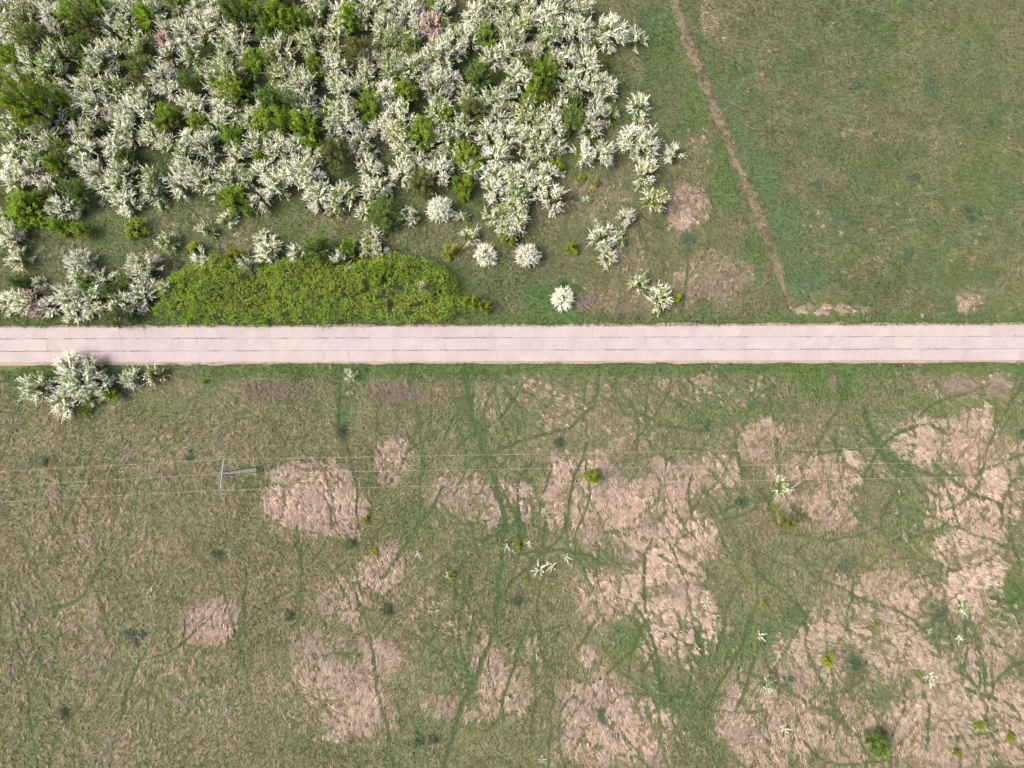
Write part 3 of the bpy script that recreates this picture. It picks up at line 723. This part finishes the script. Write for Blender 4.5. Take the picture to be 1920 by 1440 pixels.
PLANTS = """
10 15 25 W;40 25 30 H;95 30 32 W;15 50 22 W;128 22 24 G;158 38 34 O;52 66 32 O;5 95 20 G;16 106 22 G;22 80 22 W;115 8 20 W;205 50 26 W;236 56 25 H;210 10 22 W;240 15 22 W;
272 22 26 G;255 82 26 H;310 45 24 H;312 76 16 P;345 55 25 W;365 15 25 W;385 50 25 W;345 86 18 W;362 100 24 H;318 101 18 W;105 95 34 H;55 115 26 W;85 130 28 H;30 130 20 W;185 105 30 W;
170 136 26 H;216 95 24 H;160 165 30 W;205 160 27 H;135 160 22 W;260 126 27 O;300 140 32 W;316 166 22 W;356 155 23 D;386 135 24 H;38 185 46 G;102 170 22 H;122 192 22 G;95 210 28 W;70 235 24 W;
185 195 26 W;215 215 24 W;150 192 24 W;250 200 26 W;276 205 19 W;260 176 22 H;355 195 28 W;305 216 30 G;370 226 24 G;20 230 22 H;25 258 26 H;90 265 24 W;112 282 26 O;165 240 26 H;235 245 32 W;
140 236 22 W;155 280 26 W;205 275 26 W;285 250 26 H;310 266 22 W;350 256 27 W;385 275 25 W;15 290 24 W;60 286 26 H;230 292 20 D;340 286 22 H;180 12 24 G;290 8 22 W;335 12 22 H;60 5 24 W;150 85 24 D;
405 15 20 H;430 15 28 D;448 32 28 D;470 8 22 G;410 42 24 W;420 90 24 H;485 26 24 D;515 32 28 G;555 36 32 G;545 52 17 W;600 16 25 H;632 25 25 W;590 62 27 H;625 62 25 H;655 30 27 G;690 20 28 W;720 46 31 H;
770 22 28 W;745 8 20 W;740 52 20 W;787 42 20 W;432 66 24 W;452 62 22 W;456 96 20 W;415 120 26 H;520 90 34 W;572 76 24 H;582 97 22 H;480 116 26 G;500 60 24 D;590 116 24 G;670 92 32 O;620 96 21 W;615 121 24 W;
632 126 20 W;690 116 31 W;740 78 29 H;765 74 24 H;772 76 18 G;775 101 14 S;730 121 31 H;770 126 31 H;795 110 21 W;432 132 32 H;430 158 30 G;404 150 26 H;520 136 26 H;560 145 27 W;625 146 18 H;531 174 21 W;575 166 25 W;
500 182 27 D;546 196 27 D;410 186 24 W;440 186 22 H;490 190 18 W;650 166 29 W;630 161 20 W;686 150 26 H;720 166 27 W;736 186 24 W;691 194 26 G;760 168 28 G;570 206 28 W;425 216 24 W;466 216 20 W;490 228 27 G;
530 226 28 G;640 210 31 W;618 204 22 H;645 232 28 W;625 241 18 W;572 236 28 G;555 264 22 W;735 215 31 W;756 216 26 W;715 241 22 W;746 246 28 H;405 240 24 W;430 256 25 G;510 246 22 W;480 266 25 W;516 280 30 W;
491 290 17 G;580 286 25 W;625 285 29 O;676 261 24 W;685 281 20 W;756 276 28 W;790 250 24 G;790 228 22 G;545 285 22 W;460 240 20 H;440 290 22 W;
832 15 24 H;812 46 18 P;822 88 24 H;885 22 25 W;906 46 22 H;935 10 26 W;962 14 23 H;950 46 25 H;876 66 26 W;850 60 22 H;910 66 20 G;985 50 28 H;965 62 31 W;1002 20 24 W;1022 22 26 W;1060 8 14 H;1090 18 24 W;
1062 42 28 W;1085 56 26 W;1030 60 29 H;1146 50 36 W;1195 68 16 W;1110 76 16 L;840 85 30 W;820 106 31 W;898 133 28 D;925 106 23 W;960 96 27 W;1000 96 19 W;1020 78 30 H;1022 134 30 G;985 112 18 O;1062 106 22 W;1100 110 27 W;
1046 110 22 W;1128 120 10 L;842 150 29 W;822 128 25 W;815 166 27 W;970 140 27 W;1065 146 24 W;1085 160 25 W;1112 152 23 W;1140 160 20 W;945 164 22 H;880 180 25 H;925 186 26 W;952 182 22 W;1000 176 27 G;1016 192 24 L;
1080 188 16 D;1046 196 20 W;820 200 27 H;832 216 24 L;885 205 29 O;985 202 27 H;990 224 28 H;935 220 26 W;1025 222 26 W;1042 232 24 W;1073 220 29 D;1115 206 22 W;1110 236 26 W;1145 214 16 H;826 238 24 W;870 236 27 H;
920 250 27 W;950 256 25 W;986 256 29 W;1012 266 29 W;1042 270 22 W;815 266 22 W;846 264 24 H;875 290 26 G;925 286 28 W;1090 286 18 W;1126 286 24 W;1185 258 32 W;1214 272 26 W;1200 195 18 W;1200 227 12 W;1265 287 17 W;
1213 320 23 W;1230 370 26 H;1175 407 19 W;1136 440 27 W;1142 478 20 W;1162 449 15 H;1198 530 16 H;1239 555 25 W;1267 557 10 G;1055 556 21 R;990 475 22 R;908 475 21 R;880 443 15 H;1100 373 8 H;
15 330 28 W;46 326 25 W;102 306 26 G;90 338 24 W;135 360 27 D;45 390 37 B;82 366 22 D;6 406 22 W;30 426 14 W;115 388 30 W;105 422 16 G;146 430 19 G;155 310 24 W;186 326 24 W;190 346 22 W;225 320 29 W;216 346 27 W;
232 380 25 W;275 336 27 H;286 361 24 H;335 345 28 W;355 320 27 W;380 336 26 W;302 382 11 H;8 446 24 W;190 378 7 H;248 430 18 L;310 452 20 H;387 430 14 H;30 483 18 W;145 490 29 W;262 500 31 W;276 526 20 W;288 484 13 U;
315 496 15 S;365 466 15 L;378 483 16 W;150 521 18 W;26 525 20 D;186 525 15 W;215 520 9 W;12 562 25 W;42 568 27 W;54 560 15 P;70 582 13 P;72 530 10 W;100 545 18 S;90 570 22 W;125 562 27 W;135 586 22 W;175 555 24 W;
165 576 22 W;225 565 25 W;265 552 22 W;250 570 18 W;160 536 20 D;236 526 20 D;205 548 20 D;215 590 24 O;310 535 14 H;
430 325 25 W;404 360 14 W;460 330 23 H;490 322 24 W;540 325 28 W;512 338 25 W;570 322 27 W;590 332 25 W;435 372 28 G;470 386 14 D;425 410 14 H;490 371 22 W;600 356 26 W;640 366 28 W;622 386 20 H;590 376 22 W;
690 320 23 W;706 346 26 W;692 362 20 W;683 396 14 W;718 395 34 D;765 402 20 H;750 320 26 W;790 336 25 O;782 304 20 W;496 466 25 W;490 444 12 W;557 475 15 W;462 497 14 W;435 480 14 L;595 465 27 D;655 466 18 G;690 460 24 H;
712 474 19 W;642 486 15 W;700 436 14 W;705 511 16 G;795 540 10 W;825 320 28 W;870 340 18 G;870 358 14 G;885 315 19 W;930 322 26 W;962 326 26 W;926 356 27 W;956 346 26 W;986 334 26 W;1010 346 26 W;1030 320 22 W;
970 366 26 H;1036 376 26 W;825 388 26 R;865 405 12 H;920 405 15 W;945 396 20 H;965 386 24 H;970 410 21 W;950 430 22 W;956 447 14 L;1045 310 14 L;1055 326 6 W;1072 463 12 L;1090 333 8 L;1118 342 8 L;1110 358 6 L;840 472 14 L;
905 572 12 L;885 566 14 L;
60 726 31 W;124 684 29 W;164 681 19 W;142 715 35 W;190 720 22 W;110 756 26 W;162 742 21 H;206 742 14 G;243 708 20 W;287 705 16 H;153 770 10 L;
380 715 6 L;653 704 10 H;1112 893 13 G;703 1036 8 L;685 975 7 L;845 1080 8 L;970 1022 9 L;1455 950 8 L;1478 977 17 O;1553 1240 13 L;1652 1402 27 D;985 1085 6 L;1434 1136 7 L;1648 1170 7 L;1722 1268 7 L;1840 1362 9 L;1795 1413 9 L;1897 1382 9 L;
1010 1066 16 X;1036 1060 12 X;952 1024 11 X;992 1020 8 X;1063 1046 9 X;785 1037 9 X;838 1078 7 X;1325 1131 12 X;1425 1191 11 X;1742 1266 14 X;1748 1284 8 X;1440 1288 14 H;1470 1365 11 X;1805 1140 13 H;1797 1196 10 X;1742 1182 7 X;
954 1307 8 X;1021 956 7 X;1029 976 6 X;752 828 6 X;1465 914 14 H;1218 996 6 X;633 1387 7 X;1015 1424 8 X;
637 812 12 T;415 1036 19 T;250 1194 17 T;118 1335 11 T;1386 938 15 T;1322 797 11 T;1480 1273 16 T;1576 402 17 T;1745 158 21 T;1710 336 13 T;1295 450 14 T;1604 155 16 T;1530 350 13 T;660 1018 12 T;546 1155 9 T;353 856 10 T;
728 1144 12 T;815 1390 11 T;784 1388 12 T;970 1128 11 T;1580 1070 19 T;1602 1252 16 T;1757 1150 14 T;1048 826 13 T;1058 532 10 T;1822 400 17 T;1700 482 15 T;1914 812 9 T;1130 1342 15 T;85 868 9 T
"""
SPEC = []
for row in PLANTS.replace('\n', '').split(';'):
    if row.strip():
        a, b, c, k = row.split(); SPEC.append([float(a), float(b), float(c), k])
# partly seen past the top and left edges of the frame
for (a, b, c, k) in ((20,-12,28,'W'),(90,-14,26,'H'),(140,-12,26,'W'),(250,-14,26,'W'),(320,-14,24,'G'),(400,-12,26,'W'),(520,-10,26,'G'),(580,-12,26,'W'),(660,-12,26,'H'),(820,-12,24,'L'),(910,-12,24,'W'),(985,-12,26,'H'),(1050,-12,22,'W')):
    SPEC.append([a, b, c, k])

# landmarks a reader can find
LM = [('the small pink shrub upper left', 312, 76), ('the pink shrub at top centre', 812, 46), ('the roadside pink blossom', 60, 568), ('the largest top-left olive crown', 158, 38),
 ('the left edge\'s yellowish crown', 38, 185), ('the dense round bush at left', 45, 390), ('the olive crown at top centre', 670, 92), ('the dark gap\'s olive bush', 625, 285),
 ('the round green bush upper right', 898, 133), ('the right fringe\'s dark bush', 1073, 220), ('the thicket bottom\'s bright bush', 435, 372), ('the feathery bush above the hedge', 718, 395),
 ('the hedge left end', 330, 560), ('the hedge right end', 870, 560), ('the detached upper-right white crown', 1146, 50), ('the four merged green crowns mid thicket', 550, 225), ('the lime crowns right of centre', 1010, 180),
 ('the bare brown twigs', 775, 101), ('the bright crowns near the top edge', 540, 36), ('the dark olive hollow', 885, 205), ('the clearing\'s yellow-green bush', 248, 430), ('the concrete power pole', 450, 885),
 ('the round white roadside shrub', 1055, 556), ('the dirt path', 1400, 350), ('the olive bush left of centre', 260, 126), ('the white shrub overhanging the road', 142, 715), ('the bright green meadow bush', 1112, 893),
 ('the round straw patch left of centre', 595, 932), ('the biggest pale straw patch', 1240, 1060), ('the oval straw patch lower left', 395, 1152), ('the large dark bush lower right', 1652, 1402), ('the straw field at right', 1825, 960),
 ('the pair of white wand plants', 1020, 1064), ('the tight straw tuft near lower centre', 1098, 1227), ('the topmost right corner meadow', 1745, 158)]
DIRS = ['right of', 'upper right of', 'above', 'upper left of', 'left of', 'lower left of', 'below', 'lower right of']
SELF = {(312,76):'small vivid pink blossoming shrub between white ones, upper left', (812,46):'pink and white blossoming shrub at the top centre of the thicket', (158,38):'largest dull olive crown near the top left corner',
 (38,185):'big yellowish green crown at the left edge of the frame', (45,390):'dense round lime-green bush at the left edge below the thicket', (670,92):'olive crown among white ones at top centre',
 (625,285):'lone olive bush at the lower end of the dark gap', (898,133):'round mid-green bush ringed by white shrubs at upper right', (1073,220):'dark green bush near the right fringe of the thicket',
 (435,372):'bright green bush on the lower edge of the thicket', (718,395):'feathery dark green bush standing just above the hedge', (1146,50):'big white crown standing apart at the upper right fringe',
 (775,101):'bare reddish-brown twiggy shrub between white crowns at top centre', (885,205):'dark olive crown in a hollow between white shrubs', (248,430):'small yellow-green bush alone in the left clearing',
 (1055,556):'ball-shaped white shrub alone beside the road', (260,126):'olive bush between white crowns left of centre', (142,715):'largest white shrub overhanging the lower road edge', (1112,893):'bright green bush alone in the straw patch under the wires',
 (1652,1402):'large dark green bush alone at lower right', (1239,555):'white shrub with a green bush at its right side by the road', (1267,557):'small bright green bush touching a white roadside shrub',
 (287,705):'small yellowish round shrub, rightmost of the lower roadside cluster', (1265,287):'small spiky white shrub nearest the dirt path', (1230,370):'pale half-green shrub beside the tan straw patch near the path'}
ORD = ['', ', second nearest', ', third nearest', ', fourth nearest', ', fifth nearest', ', sixth nearest', ', seventh nearest', ', eighth nearest']
cand = {}
for i, (x, y, r, k) in enumerate(SPEC):
    if (int(x), int(y)) in SELF: continue
    ds = sorted((math.hypot(x - a, y - b), t, a, b) for t, a, b in LM)
    d0, t, a, b = ds[0]
    if d0 < 3: d0, t, a, b = ds[1]
    dr = DIRS[int(round(math.atan2(b - y, x - a) / (math.pi / 4))) % 8]
    sz = 'large ' if r >= 29 else 'small ' if r < 18 else ''
    if k in 'XT': sz = 'small ' if r < 11 else ''
    cand.setdefault((sz + KIND[k][2], dr, t), []).append((d0, i))
LABEL = {}
for (ph_, dr, t), lst in cand.items():
    for q, (d0, i) in enumerate(sorted(lst)):
        LABEL[i] = ph_[0].upper() * 0 + ph_ + ' ' + dr + ' ' + t + ORD[min(q, 7)]
HP = [(290,582),(296,560),(304,540),(322,512),(350,494),(385,482),(410,474),(440,474),(470,486),(520,488),(560,478),(600,476),(640,490),(690,482),(740,473),(790,478),(822,492),(845,515),(862,540),(878,558),(916,570),(900,578),(868,584),(845,592),(800,600),(765,606),(735,603),(705,594),(660,597),(625,606),(590,602),(545,606),(500,608),(450,606),(405,609),(365,603),(325,600),(305,594)]
HC = 2.2
hp = np.array([(at(x, y, 1.3).x, at(x, y, 1.3).y) for x, y in HP])
def inside(px, py, poly):
    r = np.zeros(len(px), bool); j = len(poly) - 1
    for i in range(len(poly)):
        (xi, yi), (xj, yj) = poly[i], poly[j]
        c = ((yi > py) != (yj > py)) & (px < (xj - xi) * (py - yi) / (yj - yi + 1e-12) + xi)
        r ^= c; j = i
    return r
def poly_dist(px, py, poly):
    d = np.full(len(px), 1e9)
    for i in range(len(poly)):
        (x0, y0), (x1, y1) = poly[i - 1], poly[i]
        vx, vy = x1 - x0, y1 - y0
        t = np.clip(((px - x0) * vx + (py - y0) * vy) / (vx * vx + vy * vy + 1e-9), 0, 1)
        d = np.minimum(d, np.hypot(px - x0 - t * vx, py - y0 - t * vy))
    return d
sp_ = np.array([(at(x, y, 2.2).x, at(x, y, 2.2).y) for x, y, _, _ in SPEC])
in_hedge = inside(sp_[:, 0], sp_[:, 1], hp)
rp = random.Random(99)
count = {}
for i, (x, y, r, k) in enumerate(SPEC):
    Rm = r / PXM
    size = 's' if r < 19 else 'm' if r < 28.5 else 'l'
    refR = {'s': .95, 'm': 1.5, 'l': 2.15}[size]
    if k == 'X': refR = {'s': .75, 'm': 1.0, 'l': 1.2}[size]
    vs = lib(k, size)
    parts = vs[count.get((k, size), 0) % len(vs)]; count[(k, size)] = count.get((k, size), 0) + 1
    Hh = {'s': 1.9, 'm': 3.3, 'l': 4.3}[size]
    s = Rm / refR * rp.uniform(1.0, 1.12) * (.86 if k == 'R' else 1.0 if k in 'WH' else 1.06)
    if k == 'X': s *= 1.18
    if k == 'L' and r < 10: s *= .85
    if k == 'H' and y > 800: s *= .95
    sz = s * rp.uniform(.85, 1.15) * (1.25 if k in 'GDOP' else 1)
    if k == 'T': sz = 1.0
    if in_hedge[i] and r < 30: sz = 3.5 / Hh
    hmid = 0.1 if k in 'XT' else Hh * sz * .55
    loc = at(x, y, hmid); loc.z = -0.02
    name, cat, _ = KIND[k]
    e = empty(name, loc, rp.uniform(0, 6.28))
    e.scale = (s * rp.uniform(.92, 1.08), s * rp.uniform(.92, 1.08), sz)
    lab = SELF.get((int(x), int(y))) or LABEL[i]
    grp = GROUPS['weed'] if k == 'T' else GROUPS['meadow'] if y > 800 or (y > 690 and x > 330) else GROUPS['south'] if y > 640 else GROUPS['verge'] if (y > 400 or x > 1155) else GROUPS['thicket']
    tag(e, lab, cat, grp)
    for nm, me in parts:
        if r < 9 and nm in ('trunk', 'inner_foliage'): continue
        link(nm, me, e)

# ------------------------------------------------------------------ the long hedge of one dense green thicket
r = np.random.RandomState(44)
x0, x1, y0, y1 = hp[:, 0].min(), hp[:, 0].max(), hp[:, 1].min(), hp[:, 1].max()
qx, qy = r.uniform(x0 - 1, x1 + 1, 17500), r.uniform(y0 - 1, y1 + 1, 17500)
sd = poly_dist(qx, qy, hp) * np.where(inside(qx, qy, hp), 1, -1) + .75 * (fbm(qx * .9, qy * .9, 180, 3) - .47) * 2
k = sd > 0; qx, qy = qx[k], qy[k]
pd = sd[k]
dome = np.sqrt(np.clip(1 - (1 - np.clip(pd / 1.7, 0, 1)) ** 2, 0, 1))
lump = fbm(qx * .45, qy * .45, 181, 3); tuft = fbm(qx * 1.6, qy * 1.6, 185, 2)
hh = dome * (2.2 + 2.6 * (lump - .5)) + 1.0 * (tuft - .5) * dome + .15
gap = (fbm(qx * 1.1, qy * 1.1, 191, 2) < .275) | (r.rand(len(qx)) < .04)
qx, qy, hh, pd = qx[~gap], qy[~gap], hh[~gap], pd[~gap]
org = np.stack([qx, qy, np.clip(hh - r.uniform(.1, .5, len(qx)), .05, 9)], 1) - np.array([hp[:, 0].mean(), hp[:, 1].mean(), 0])
d = unit(np.stack([r.normal(0, .55, len(qx)), r.normal(0, .55, len(qx)), np.ones(len(qx))], 1))
c, u, v = leaves_on(org, d, r.uniform(.25, .55, len(qx)), 11, .15, .078, r, .0, .58, 1.3)
V, Fc = rhombs(c, u, v)
tt = tints(len(c), r, 4, .62, 1.32, .07)
yel = fbm(np.repeat(qx, 11) * .22, np.repeat(qy, 11) * .22, 195, 2)
tt = tt * np.repeat(np.where(yel[:, None] > .5, np.array([[1.06, 1, 1]]), np.array([[.86, .95, 1.0]])), 4, 0)
hedge = empty('hedge', (hp[:, 0].mean(), hp[:, 1].mean(), 0))
tag(hedge, 'long dense yellow-green hedge thicket running along the upper road edge', 'hedge')
link('foliage', mesh_np('foliage', V, Fc, M_hedge, tt), hedge)
SVs, SFs = [], []
for i in r.choice(len(qx), 420, replace=False):
    p = Vector(org[i]); b = len(SVs)
    v_, f_ = tube_np([Vector((p.x * 1.0 + r.normal(0, .2), p.y + r.normal(0, .2), -.05)), Vector((p.x, p.y, p.z * .5)), p], [.035, .025, .01], 4)
    SVs += [tuple(q) for q in v_]; SFs += [tuple(a + b for a in q) for q in f_]
stems_o = link('stems', mesh_np('stems', np.array(SVs), np.array(SFs), M_bark), hedge)
stems_o['kind'] = 'stuff'

# ------------------------------------------------------------------ dead brush
def brush(px, py, rx, ry, lab, seed, mat, lean):
    r = np.random.RandomState(seed)
    c0 = at(px, py, 0.2)
    n = int(rx * ry * 1.5)
    a = r.uniform(0, 6.28, n); q = np.sqrt(r.rand(n)) * (1 + .25 * np.sin(3 * a + seed))
    x, y = np.cos(a) * q * rx / PXM, np.sin(a) * q * ry / PXM
    p = np.stack([x, y, r.uniform(0, .35, n)], 1)
    d = unit(np.stack([math.cos(lean) + r.normal(0, .5, n), math.sin(lean) + r.normal(0, .5, n), r.uniform(.1, .9, n)], 1))
    L = r.uniform(.35, .85, n); wv = perp(d, r) * .018
    V = np.stack([p - wv, p + wv, p + d * L[:, None]], 1).reshape(-1, 3)
    o = link('dead_brush', mesh_np('dead_brush', V, np.arange(len(V)).reshape(-1, 3), mat))
    o.location = (c0.x, c0.y, 0)
    tag(o, lab, 'dead brush', 'dead brush beside the road')
brush(505, 732, 66, 17, 'long greyish-purple strip of dead brush below the road, left of centre', 1, M_twig, -1.0)
brush(737, 736, 48, 20, 'fainter brown strip of dead brush below the road near centre', 2, M_twig, -1.3)
brush(1800, 718, 32, 17, 'wide tan clump of dead brush below the road at far right', 3, M_twig, -1.1)
brush(1868, 722, 20, 24, 'tall reddish clump of dead brush nearest the right edge', 4, M_twig, -1.4)
brush(1561, 714, 7, 16, 'narrow leaning wisp of dead brush below the road at right', 5, M_twig, -1.9)
brush(1092, 562, 20, 18, 'purplish dead brush right of the ball-shaped white shrub', 6, M_purple, -.9)

# ------------------------------------------------------------------ concrete ladder pole, crossarm, wires
def box_into(bm, a, b, w, h):
    "bar from a to b, w across (horizontal), h the other way"
    a, b = Vector(a), Vector(b); d = (b - a); L = d.length; d.normalize()
    s = d.cross(Vector((0, 0, 1)))
    if s.length < 1e-3: s = Vector((1, 0, 0))
    s.normalize(); t = s.cross(d)
    m = Matrix((s * w, d * L, t * h)).transposed().to_4x4(); m.translation = (a + b) / 2
    bmesh.ops.create_cube(bm, size=1, matrix=m)
def bm_obj(name, bm, mat, parent=None, bevel=0):
    me = bpy.data.meshes.new(name); bm.normal_update(); bm.to_mesh(me); bm.free()
    me.materials.append(mat)
    o = link(name, me, parent); return o
base = at(481, 881, 0)
TOPH = 10.6
topw = at(415, 888, TOPH)
pole = empty('power_pole', base)
tag(pole, 'pale concrete ladder pole with steel crossarm carrying three wires', 'utility pole')
off = topw - base; off.z = 0
wl0 = at(0, 912, TOPH); wr0 = at(1920, 865, TOPH)
wd_ = (wr0 - topw); wd_.z = 0; wd_.normalize()
ax = Vector((-wd_.y, wd_.x, 0))                 # across the wires
def on(h): return Vector((0, 0, 0)) + off * (h / TOPH) + Vector((0, 0, h))
bm = bmesh.new()
hw0, hw1 = .33, .13
N_ = 16
def hw(h): return hw0 + (hw1 - hw0) * h / TOPH
for sgn in (-1, 1):
    for i in range(N_):
        h0, h1 = TOPH * i / N_ - (0.3 if i == 0 else 0), TOPH * (i + 1) / N_
        box_into(bm, on(h0) + ax * sgn * hw(h0), on(h1) + ax * sgn * hw(h1), .10, .10)
for i in range(N_ + 1):
    h = .35 + (TOPH - .45) * i / N_
    box_into(bm, on(h) - ax * (hw(h) - .04), on(h) + ax * (hw(h) - .04), .09, .10)
shaft = bm_obj('shaft', bm, M_poleconc, pole)
c_up, c_dn = at(418, 861.5, TOPH + .25), at(411.5, 919, TOPH + .25)
arm_c = on(TOPH) + Vector((0, 0, .12))
up, dn = c_up - base, c_dn - base
up.z = dn.z = TOPH + .12
bm = bmesh.new(); box_into(bm, dn + (dn - arm_c).normalized() * .12, up + (up - arm_c).normalized() * .12, .06, .06)
bm_obj('crossarm', bm, M_steel, pole)
for e_ in (up, dn):
    bm = bmesh.new()
    box_into(bm, on(TOPH - 2.0) + (e_ - arm_c).normalized() * hw(TOPH - 2), arm_c + (e_ - arm_c) * .78 - Vector((0, 0, .05)), .045, .045)
    bm_obj('brace', bm, M_steel, pole)
ins_pts = []
for e_ in (up, dn, arm_c + Vector((wd_.x * -.25, wd_.y * -.25, 0))):
    bm = bmesh.new()
    prof = [(.018, 0), (.018, .12), (.075, .13), (.06, .18), (.085, .20), (.06, .25), (.05, .30), (.03, .34)]
    vs_ = []
    for (rr_, zz) in prof:
        vs_.append([bm.verts.new((e_.x + rr_ * math.cos(q * math.pi / 5), e_.y + rr_ * math.sin(q * math.pi / 5), e_.z + .045 + zz)) for q in range(10)])
    for a_, b_ in zip(vs_[:-1], vs_[1:]):
        for q in range(10): bm.faces.new((a_[q], a_[(q + 1) % 10], b_[(q + 1) % 10], b_[q]))
    bm.faces.new(vs_[-1])
    bm_obj('insulator', bm, M_glaze, pole)
    ins_pts.append(e_ + Vector((0, 0, .40)))
def wire_mesh(name, pts, rad, parent=None):
    V, Fc = tube_np(pts, [rad] * len(pts), 6)
    return link(name, mesh_np(name, np.array([tuple(q) for q in V]), np.array(Fc), M_wire, smooth=True), parent)
# jumper loops bowed round the insulators
for e_, bow in ((ins_pts[0], 1.0), (ins_pts[2], .45)):
    pts = []
    for q in range(13):
        a_ = math.pi * q / 12
        pts.append(e_ + wd_ * (-.42 * math.cos(a_)) + ax * (.30 * bow * math.sin(a_)) + Vector((0, 0, .02)))
    wire_mesh('jumper_wire', pts, .018, pole)
LINES = [(ins_pts[0], (0, 884), (1920, 836), 'uppermost of three pale power wires crossing the meadow'), (ins_pts[2], (0, 912), (1920, 865), 'middle of three pale power wires, meeting the pole top'),
         (ins_pts[1], (0, 941), (1920, 893), 'lowest of three pale power wires crossing the meadow')]
for ip, lft, rgt, lab in LINES:
    P = base + ip
    pl, pr = at(*lft, P.z - .8), at(*rgt, P.z - .9)
    pts = []
    for (E, n_, sag, ext) in ((pl, 26, 1.0, 2.4), (pr, 40, 1.3, 1.25)):
        D = E - P; D.z = 0; far_ = D * ext
        seq = []
        for q in range(n_ + 1):
            t = q / n_
            seq.append(P + far_ * t + Vector((0, 0, -4 * sag * t * (1 - t))))
        pts = seq[::-1] if E is pl else pts + seq[1:]
    o = wire_mesh('power_wire', pts, .009)
    tag(o, lab, 'wire', 'power wires')

# ------------------------------------------------------------------ scraps of litter
def scrap(px, py, s, lab, seed):
    r = random.Random(seed); bm = bmesh.new(); n_ = 5
    g = [[bm.verts.new(((i / 4 - .5) * s * 1.4 + r.uniform(-.1, .1) * s, (j / 4 - .5) * s + r.uniform(-.1, .1) * s, r.uniform(0, .35) * s + .12)) for i in range(n_)] for j in range(n_)]
    for j in range(n_ - 1):
        for i in range(n_ - 1): bm.faces.new((g[j][i], g[j][i + 1], g[j + 1][i + 1], g[j + 1][i]))
    bmesh.ops.solidify(bm, geom=bm.faces[:], thickness=.012)
    o = bm_obj('litter', bm, M_scrap); o.location = at(px, py, 0.05); o.rotation_euler.z = r.uniform(0, 3)
    tag(o, lab, 'litter')
scrap(1481, 577, .26, 'small white scrap of litter where the dirt path meets the verge', 1)
scrap(1728, 592, .34, 'crumpled grey scrap lying in the grass above the road', 2)
scrap(266, 724, .34, 'crumpled whitish scrap beside the small roadside shrubs', 3)
